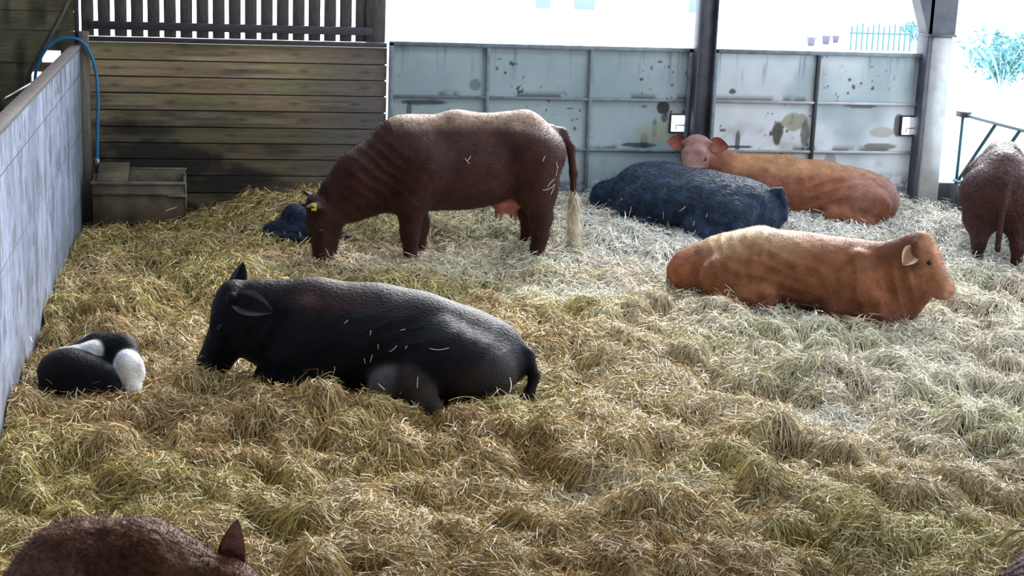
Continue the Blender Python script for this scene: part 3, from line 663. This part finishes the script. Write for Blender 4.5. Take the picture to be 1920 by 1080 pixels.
for sg, dx in ((1, .06), (-1, -.12)):
    y = .17*sg
    B.cap((.50, y, .92), (.56+dx*.4, y, .64), .20, .15, .12); B.cap((.55+dx*.4, y, .62), (.52+dx, y, .36), .135, .088, .07); B.cap((.52+dx, y, .36), (.52+dx, y, .30), .085, .078, .03)
    B.cap((.52+dx, y, .30), (.51+dx, y, .06), .068, .056, .04); B.cap((.51+dx, y, .05), (.54+dx, y, -.03), .06, .066, .03, HOOF)
B.cap((.66, 0, .98), (.98, 0, .80), .27, .215, .14); B.cap((.98, 0, .80), (1.24, 0, .52), .20, .135, .1); B.cap((.70, 0, .66), (1.05, 0, .52), .15, .12, .12)
B.cap((.62, 0, 1.12), (1.22, 0, .68), .10, .09, .1)
pink = (.45, .17, .14); B.ell((-.34, 0, .54), (.13, .12, .10), k=.06, col=pink); B.cap((-.27, .06, .45), (-.27, .06, .39), .022, .014, .02, pink, m=True); B.cap((-.40, .06, .45), (-.41, .06, .39), .022, .014, .02, pink, m=True)
head(B, (1.33, 0, .57), (.06, 0, -1), (1, 0, .1), 1.13, muzz=(.06, .03, .025), ears=(((.72, .55, .06), (.3, .2, -.9)), ((.3, -.8, .2), (.6, 0, -.5))), ear_in=(.05, .02, .018), earL=.19)
tl = [(-.74, 0, 1.17), (-.83, .0, 1.15), (-.91, .02, 1.02), (-.945, .03, .80), (-.955, .03, .55), (-.965, .03, .38)]
B.chain(tl, [.055, .045, .036, .030, .026, .022], .04); B.cap(tl[-2], (-.97, .03, .22), .03, .05, .03, (.6, .5, .36))
tassel(B, (-.95, .03, .66), (-.975, .03, .14), 3600, .20, .22, (.92, .84, .68)); B.cap((-.96, .03, .50), (-.98, .03, .16), .03, .06, .03, (.7, .6, .45))
def cA(V, N, c):
    top = sstep(.0, 1, n3(V, 30, 8)*.5+.5); c = c*(.85+.3*top)[:, None]; cl = sstep(1.17, 1.31, V[:, 2])*(V[:, 0] < .75)*(.55+.45*sstep(.2, .7, n3(V, 90, 6)*.5+.5)); c = mixc(c, np.array((.42, .29, .21)), cl*.75)  # cream along the back is rim light put into the coat colour
    return c
BODY_A = B
LA = (2.28, 12.98, .05)
rtA = animal('cow', B, LA, 188, M_hide, 'dark red-brown cow standing with head down licking a newborn calf', 'cow', .014, (45000, .022, .0018), cfun=cA, wr=(.006, 9), fine=(.0012, 60), rand=.5, folds=((.85, .2, .8, .3, 32, .010, -.9), (-.15, .3, .75, .22, 40, .005, 1.3), (.45, .3, .75, .2, 30, .006, .4)),
       tagear=((1.43, .245, .585), (.020, .006, .030), rotm((0, 0, -.5))))
# ---- lying cow template
def lying(base, rump_h=.30, hips=(.34, .34, .30), hump=.0, back=((.45, .60), (.1, .60), (-.25, .53), (-.5, .47)), w=.38, foldside=1, chest_h=.34, muddy=None, front=True, hind=True):
    B = Body(base)
    B.ell((.02, 0, .30), (.70, w, .33), k=.1); B.ell((-.50, 0, rump_h), hips, k=.12); B.ell((.45, 0, chest_h), (.36, w*.78, .32), k=.12)
    pr = [(x, 0, z-.09) for x, z in back]; 
    for i in range(len(pr)-1): B.cap(pr[i], pr[i+1], .085, .09, .16)
    for sg in (1, -1):
        B.cap((.50, sg*.20, .52), (.60, sg*w*.72, .26), .07, .10, .05); B.ell((-.20, sg*w*1.12, .50), (.13, .10, .10), k=.10, op='s'); B.ell((.33, sg*w*1.25, .42), (.07, .09, .16), k=.08, op='s')
    if hind:
        for sg in (1, -1):
            B.ell((-.40, sg*.30, .22), (.33, .16, .23), (0, .15, -.2*sg), .09); B.cap((-.16, sg*.40, .16), (-.50, sg*.46, .09), .10, .06, .06); B.cap((-.50, sg*.46, .09), (-.24, sg*.52, .03), .052, .042, .04); B.cap((-.24, sg*.52, .03), (-.14, sg*.52, .0), .05, .05, .03, HOOF)
    if front:
        for sg in (1, -1):
            B.cap((.48, sg*.20, .30), (.38, sg*.27, .13), .15, .10, .09); B.cap((.38, sg*.27, .12), (.76, sg*.20, .08), .095, .065, .06); B.cap((.76, sg*.20, .07), (.52, sg*.15, .03), .055, .045, .04)
    return B
# ---- B: black cow lying in front
BLK = (.009, .010, .017)
B = lying(BLK, rump_h=.24, hips=(.36, .35, .26), back=((.50, .63), (.1, .60), (-.2, .54), (-.55, .40)), w=.36, hind=False)
B.ell((.15, .02, .33), (.55, .34, .29), k=.1)
B.cap((-.36, .20, .45), (-.38, .20, .42), .06, .09, .07, m=True); B.cap((-.70, 0, .32), (-.80, .02, .22), .10, .09, .1)
gry = (.055, .045, .045)
B.ell((-.36, .26, .24), (.33, .20, .24), (0, .1, -.1), .08); B.ell((-.55, .22, .20), (.27, .22, .20), k=.08, col=(.03, .025, .027)); B.cap((-.20, .42, .16), (-.34, .58, .05), .11, .075, .07, (.05, .035, .03)); B.cap((-.34, .58, .05), (-.12, .62, .0), .06, .05, .04)
B.ell((-.05, .38, .10), (.13, .13, .15), k=.035, col=(.11, .095, .11)); B.cap((-.04, .49, .06), (-.03, .52, .03), .022, .014, .02, (.04, .035, .05)); B.cap((-.12, .5, .03), (-.13, .53, .0), .022, .014, .02, (.04, .035, .05))
B.cap((-.25, -.36, .12), (-.5, -.4, .08), .09, .06, .06)
B.chain([(-.76, 0, .36), (-.88, .05, .28), (-.93, .09, .16), (-.90, .14, .04), (-.80, .24, .0)], [.05, .04, .034, .032, .03], .03)
tassel(B, (-.93, .09, .12), (-.86, .2, -.02), 700, .12, .3, (.01, .01, .012), 4)
B.cap((.55, 0, .38), (.80, .02, .44), .25, .20, .12); B.cap((.80, .02, .44), (.98, .03, .47), .19, .14, .1); B.cap((.45, 0, .56), (.95, .02, .56), .09, .07, .1); B.cap((.65, 0, .20), (.90, .02, .28), .16, .12, .12)
head(B, (.97, .04, .56), (.24, .13, -.50), (.85, .15, .45), 1.14, muzz=(.012, .012, .014), ears=(((-.9, .45, -.16), (.0, .9, .45)), ((-.12, -.28, .62), (.5, .8, .1))), ear_in=(.012, .012, .018), earL=.26)
def cB(V, N, c):
    b = sstep(.48, .6, V[:, 2])*sstep(-.35, .1, V[:, 0])*sstep(.75, .4, V[:, 0])*sstep(.3, .7, n3(V, 7, 4)*.5+.5); c = mixc(c, np.array((.055, .022, .018)), b*.7)
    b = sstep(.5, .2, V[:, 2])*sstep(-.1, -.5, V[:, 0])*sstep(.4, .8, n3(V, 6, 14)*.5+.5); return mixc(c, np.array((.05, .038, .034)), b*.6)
LB = (1.15, 9.32, .05)
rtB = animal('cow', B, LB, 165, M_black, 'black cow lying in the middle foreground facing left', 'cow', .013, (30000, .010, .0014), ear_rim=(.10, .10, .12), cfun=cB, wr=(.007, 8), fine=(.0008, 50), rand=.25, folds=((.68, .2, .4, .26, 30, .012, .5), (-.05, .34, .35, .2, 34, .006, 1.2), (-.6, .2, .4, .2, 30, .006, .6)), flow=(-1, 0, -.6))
BODY_B = B
# ---- C: ginger cow lying right
GIN = (.25, .092, .042)
B = lying(GIN, rump_h=.27, hips=(.40, .34, .29), back=((.45, .46), (.05, .50), (-.35, .55), (-.75, .42)), w=.37, chest_h=.30)
B.cap((-.40, -.16, .48), (-.46, -.17, .44), .10, .12, .14, m=True); B.ell((-.88, 0, .19), (.22, .24, .20), k=.1); B.cap((-.70, 0, .38), (-1.0, -.02, .28), .08, .06, .1)
B.chain([(-.98, -.02, .30), (-1.08, -.03, .2), (-1.10, -.03, .05)], [.045, .04, .04], .04)
B.cap((.55, 0, .28), (.82, -.02, .36), .24, .17, .10); B.cap((.82, -.02, .38), (.93, -.02, .56), .16, .11, .08); B.cap((.45, 0, .40), (.90, -.02, .58), .09, .07, .10); B.cap((.70, -.02, .08), (.92, -.02, .28), .17, .12, .12)
B.ell((.62, -.05, .12), (.22, .24, .22), k=.1)
B.cap((.50, -.44, .07), (.68, -.38, .04), .05, .045, .03, (.55, .40, .14)); B.cap((.68, -.38, .04), (.74, -.36, .03), .042, .036, .03, (.3, .15, .05))
B.cap((.50, 0, .42), (.86, -.02, .63), .11, .10, .12); B.cap((.90, -.02, .34), (.82, -.02, .06), .07, .09, .08)
head(B, (.90, -.02, .665), (.25, -.05, -.27), (.7, 0, .6), 1.0, muzz=(.42, .22, .14), face=(.36, .16, .085), ears=(((-.2, .8, -.2), (1, 0, 0)), ((-.30, -.62, -.62), (.6, -.7, .4))), ear_in=(.30, .14, .09), earL=.18, ebase=(.04, .125, -.02))
def cC(V, N, c):
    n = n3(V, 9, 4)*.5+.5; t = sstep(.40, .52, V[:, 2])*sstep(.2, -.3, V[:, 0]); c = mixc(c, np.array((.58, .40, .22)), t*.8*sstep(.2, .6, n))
    r_ = sstep(-.75, -.95, V[:, 0]); c = mixc(c, np.array((.30, .10, .05)), r_*.7)
    dkn = sstep(.50, .72, V[:, 0])*sstep(.98, .90, V[:, 0])*sstep(.44, .56, V[:, 2]); c = mixc(c, np.array((.12, .04, .02)), dkn*.8)
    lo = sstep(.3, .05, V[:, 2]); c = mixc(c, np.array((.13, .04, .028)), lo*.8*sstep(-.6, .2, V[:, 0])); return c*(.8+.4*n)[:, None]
LC = (4.68, 11.25, .04)
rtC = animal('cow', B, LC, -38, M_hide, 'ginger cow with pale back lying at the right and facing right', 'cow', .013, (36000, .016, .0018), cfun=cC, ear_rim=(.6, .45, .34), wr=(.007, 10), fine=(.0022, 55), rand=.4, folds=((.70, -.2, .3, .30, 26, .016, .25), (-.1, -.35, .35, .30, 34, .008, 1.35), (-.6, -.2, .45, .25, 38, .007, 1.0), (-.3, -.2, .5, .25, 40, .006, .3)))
# ---- D: curly blue-black cow seen from behind
B = lying((.011, .026, .065), rump_h=.29, hips=(.38, .36, .31), back=((.62, .58), (.3, .60), (-.1, .56), (-.45, .49)), w=.41)
B.cap((.6, 0, .3), (.95, -.05, .26), .24, .17, .12); B.ell((-.2, 0, .34), (.5, .38, .27), k=.1)
B.chain([(-.68, 0, .42), (-.76, 0, .52), (-.83, -.02, .53), (-.87, -.03, .42), (-.88, -.03, .28)], [.045, .034, .032, .034, .04], .025)
head(B, (.98, -.22, .32), (.1, -.8, -.45), (0, 0, 1), 1.0, ears=(((0, -.3, -1), (1, 0, 0)), ((0, -.6, -.6), (1, 0, 0))))
def cD(V, N, c):
    n = n3(V, 40, 4)*.5+.5; return mixc(c*.6, np.array((.035, .085, .17)), sstep(.35, .95, n)*.6)
BODY_D = B
LD = (4.62, 13.85, .12)
rtD = animal('cow', B, LD, 140, M_curl, 'curly blue-black cow lying with its rump to us behind the ginger cow', 'cow', .015, (45000, .020, .0022), wr=(.008, 12), fine=(.006, 55), rand=.8, cfun=cD)
# ---- E: red cow lying at the back
B = lying((.24, .085, .045), rump_h=.26, hips=(.36, .34, .28), back=((.60, .60), (.3, .60), (-.05, .54), (-.4, .42)), w=.36)
B.cap((.62, 0, .36), (.85, .06, .46), .24, .18, .12); B.cap((.85, .06, .46), (1.08, .14, .60), .17, .14, .1); B.cap((.55, 0, .52), (.98, .10, .62), .10, .09, .12)
head(B, (1.19, .18, .77), (.22, .80, -.66), (.2, .5, .8), 1.1, face=(.28, .15, .13), muzz=(.38, .20, .18), ears=(((-.95, .2, -.12), (0, 1, .15)), ((.95, .05, .05), (.1, 1, .1))), ear_in=(.35, .12, .08), earL=.17)
def cE(V, N, c):
    t = sstep(.47, .58, V[:, 2])*sstep(.95, .7, V[:, 0]); c = mixc(c, np.array((.40, .21, .10)), t*.7); r_ = sstep(-.15, -.5, V[:, 0])*sstep(.1, .3, V[:, 2]); return mixc(c, np.array((.42, .25, .22)), r_*.45*sstep(.3, .7, n3(V, 6, 4)*.5+.5))  # whitish rump highlight is painted into the coat
LE = (6.0, 14.3, .16)
rtE = animal('cow', B, LE, 165, M_hide, 'red-brown cow lying against the pale gate with its head turned to us', 'cow', .015, (26000, .018, .002), cfun=cE, wr=(.007, 10), fine=(.003, 50), rand=.5, folds=((.8, .2, .4, .25, 30, .012, .2), (-.1, .3, .35, .3, 30, .008, 1.2)))
# ---- F: dark brown cow standing at the right edge, seen from behind
B = Body((.045, .014, .012))
B.ell((.12, 0, .80), (.72, .32, .34)); B.ell((-.42, 0, .84), (.34, .28, .32)); B.ell((.6, 0, .80), (.34, .26, .36)); B.cap((.6, 0, 1.08), (-.45, 0, 1.08), .09, .11, .12); B.cap((-.45, 0, 1.07), (-.64, 0, 1.0), .11, .07, .1)
B.cap((-.60, .13, .9), (-.60, .13, .86), .10, .10, .12, m=True)
for sg, dx in ((1, -.02), (-1, .0)):
    y = .17*sg
    B.cap((-.46, y, .82), (-.46, y*1.05, .60), .22, .155, .12); B.cap((-.46, y, .60), (-.58+dx, y, .38), .14, .07, .07); B.cap((-.58+dx, y, .38), (-.54+dx, y, .06), .056, .044, .04); B.cap((-.54+dx, y, .05), (-.50+dx, y, -.02), .052, .06, .03, HOOF)
    B.cap((.58, y, .8), (.6, y, .56), .18, .11, .1); B.cap((.6, y, .56), (.6, y, .06), .09, .045, .06); B.cap((.6, y, .05), (.63, y, -.02), .052, .06, .03, HOOF)
B.chain([(-.66, 0, 1.03), (-.73, 0, .98), (-.76, 0, .8), (-.75, .01, .5), (-.74, .01, .36)], [.045, .036, .03, .025, .03], .03)
B.cap((.75, -.05, .85), (1.0, -.1, .68), .22, .15, .12); head(B, (1.06, -.12, .70), (.4, -.1, -.7), (.7, 0, .6), .95, ears=(((0, -.3, -1), (1, 0, 0)), ((0, -.6, -.6), (1, 0, 0))))
LF = (7.28, 12.92, -.05)
rtF = animal('cow', B, LF, 63, M_curl, 'dark brown cow standing at the right edge, seen from behind', 'cow', .016, (30000, .018, .002), wr=(.006, 10), fine=(.003, 45), rand=.6)
# ---- G: curly brown cow at the bottom left
B = lying((.20, .075, .032), rump_h=.30, hips=(.30, .30, .28), back=((.22, .52), (.0, .58), (-.18, .60), (-.34, .50)), w=.30, chest_h=.28, hind=False, front=False)
B.P = []
B.ell((-.32, .0, .28), (.36, .32, .33), k=.1); B.cap((-.38, 0, .48), (-.10, .0, .52), .12, .12, .14); B.cap((-.10, 0, .50), (.18, .0, .42), .12, .10, .14); B.ell((.0, 0, .24), (.36, .27, .27), k=.12)
B.cap((.10, 0, .34), (.22, -.02, .40), .16, .12, .1)
for sg in (1, -1): B.cap((-.42, sg*.25, .15), (-.15, sg*.33, .06), .12, .06, .08); B.cap((.1, sg*.2, .12), (.32, sg*.2, .05), .09, .055, .06)
head(B, (.14, -.04, .47), (.62, -.45, -.42), (.3, 0, .8), .85, ears=(((.15, .1, 1), (-.3, -1, 0)), ((.5, -.5, -.2), (0, 0, 1))), ear_in=(.34, .15, .11), earL=.26)
def cG(V, N, c): n = n3(V, 22, 4)*.5+.5; return mixc(c*.8, np.array((.42, .24, .13)), sstep(.4, .9, n)*.7)
rtG = animal('cow', B, (-.12, 5.45, .06), -20, M_curl, 'curly brown young cow lying at the bottom left corner, mostly out of view', 'cow', .011, (60000, .020, .0014), cfun=cG, wr=(.010, 14), fine=(.010, 48), rand=.9)
# ---- H: sliver of a cow at the bottom right corner
B = lying((.06, .018, .012), w=.34, hind=True); head(B, (.95, 0, .52), (.7, .1, -.4), (.3, 0, .8), 1.0); B.cap((.5, 0, .4), (.9, 0, .45), .2, .13, .12)
rtH = animal('cow', B, (3.93, 5.02, .02), 168+180, M_curl, 'very dark red cow just showing at the bottom right corner', 'cow', .02, (16000, .016, .002), fine=(.003, 40), rand=.6)
# ---- I: black and white newborn calf curled by the left wall (frame: x right, y away)
K = (.006, .006, .009); WH = (.92, .93, .93)
B = Body(K)
B.ell((-.13, -.02, .13), (.20, .16, .15), (0, .1, .1), .05); B.ell((.02, -.04, .10), (.16, .14, .13), k=.05); B.ell((-.05, .15, .16), (.20, .11, .13), k=.04)
B.cap((-.20, .05, .215), (-.02, .07, .255), .052, .052, .02, WH)
B.cap((-.02, .20, .24), (.14, .14, .24), .095, .095, .06); B.cap((.14, .14, .24), (.20, .06, .20), .09, .075, .05)
B.ell((.225, .0, .17), (.080, .095, .125), (.45, -.35, 0), .03, WH); B.cap((.24, -.02, .12), (.27, -.09, .05), .062, .045, .03, WH); B.cap((.27, -.09, .05), (.28, -.12, .03), .035, .03, .02, (.5, .4, .4))
B.cap((.0, -.14, .04), (.20, -.15, .03), .05, .03, .03); B.cap((.10, -.08, .12), (.18, -.14, .03), .07, .035, .04); B.cap((.10, -.07, .16), (.125, -.07, .15), .035, .03, .015, WH)
B.cap((.14, -.15, .05), (.26, -.19, .035), .030, .024, .015); B.cap((.26, -.19, .035), (.30, -.205, .025), .024, .026, .012, HOOF); B.cap((-.25, -.1, .06), (-.02, -.17, .04), .055, .035, .04)
B.cap((-.10, .25, .26), (-.06, .26, .28), .04, .035, .03, WH)
B.ears = [(np.array((.10, .15, .31)), np.array((-.9, -.3, -.1)), np.array((0, -.7, .7)), .12, .045, (.02, .02, .025))]
animal('calf', B, (-.66, 9.27, .07), -11.7, M_black, 'small black and white newborn calf curled up beside the left wall', 'calf', .008, (14000, .010, .001), wr=(.003, 16), fine=(0, 40), rand=.4, flow=(-1, 0, -.6), cw=.004)
# ---- J: wet blue-black newborn under the standing cow's nose
B = Body((.012, .022, .06))
B.ell((-.02, 0, .09), (.24, .13, .10), k=.05); B.cap((-.20, -.02, .07), (-.08, -.03, .09), .075, .09, .05); B.cap((.10, 0, .10), (.40, .02, .06), .09, .05, .05); B.cap((.38, .0, .05), (.55, -.05, .04), .03, .022, .03)
B.ell((.0, .03, .22), (.115, .085, .085), k=.05); B.cap((-.02, .03, .16), (-.01, .03, .24), .09, .08, .05); B.cap((.04, .02, .22), (.14, -.02, .18), .065, .045, .04)
B.cap((-.12, -.12, .05), (.10, -.15, .04), .045, .03, .03)
B.ears = [(np.array((-.03, -.03, .26)), np.array((.2, -.7, -.8)), np.array((.8, -.5, 0)), .11, .04, (.015, .02, .04)), (np.array((.04, .09, .28)), np.array((.7, .3, .3)), np.array((0, -.6, .6)), .09, .035, (.015, .02, .04))]
animal('calf', B, (.80, 13.55, .15), -11.7, M_curl, 'wet blue-black newborn calf lying under the standing cow\'s nose', 'calf', .009, (12000, .014, .0016), wr=(.004, 18), fine=(.003, 60), rand=.6)
# ---- loose stalks of straw stuck to the coats
M_stalk = mat('stalk', col=(.75, .68, .5), rough=.5)
def stalks(BD, loc, hd, side, lst, lab, grp):
    h_ = math.radians(hd); Rz = np.array([[math.cos(h_), -math.sin(h_), 0], [math.sin(h_), math.cos(h_), 0], [0, 0, 1]]); V = BD.V; N = BD.N
    for i, (x, z, L, an) in enumerate(lst):
        k = np.argmin((V[:, 0]-x)**2+(V[:, 2]-z)**2+10*(N[:, 1]*side < .1)); p = V[k]; n = N[k]; t1 = np.cross(n, (0, 0, 1)); t1 /= np.linalg.norm(t1); t2 = np.cross(n, t1); d = t1*math.cos(an)+t2*math.sin(an)
        q = np.array([p+d*L*(s-.5)+n*.006-t2*(.25+.5*math.sin(i*2.3))*L*(s-.5)**2 for s in np.linspace(0, 1, 5)]); q = q@Rz.T+np.array(loc)
        tag(MB().tube(q-q[0], .0026, 5).build('straw_stalk', M_stalk, loc=tuple(q[0])), lab, 'straw', grp)
stalks(BODY_B, LB, 165, 1, [(.22, .50, .03, .9), (.07, .44, .03, 1.4), (.05, .30, .05, 1.3), (-.08, .36, .06, .7), (-.36, .38, .12, .1), (-.25, .20, .08, 1.5), (.10, .27, .035, 1.8), (-.12, .47, .03, .2), (-.16, .38, .025, 1.2), (.02, .36, .03, 1.6)],
       'short pale straw stalk stuck to the flank of the black cow in front', 'stalks stuck to the black cow')
stalks(BODY_A, LA, 188, 1, [(.12, .98, .05, .9), (.14, .96, .06, 2.3), (-.60, .78, .10, .7), (-.58, .72, .13, .3), (-.66, .86, .08, 1.5), (-.62, .70, .07, 1.1), (-.66, .92, .07, 2.2), (-.52, .98, .05, 1.2)],
       'straw stalk clinging to the side of the standing red-brown cow', 'stalks stuck to the standing cow')
stalks(BODY_D, LD, 140, 1, [(-.05, .33, .08, .7), (-.3, .30, .04, 1.5), (-.2, .22, .05, 1.6), (.15, .24, .07, 1.5), (.5, .25, .06, 1.5), (.6, .34, .03, 1.0)],
       'thin straw stalk caught in the curly blue-black coat', 'stalks stuck to the curly cow')
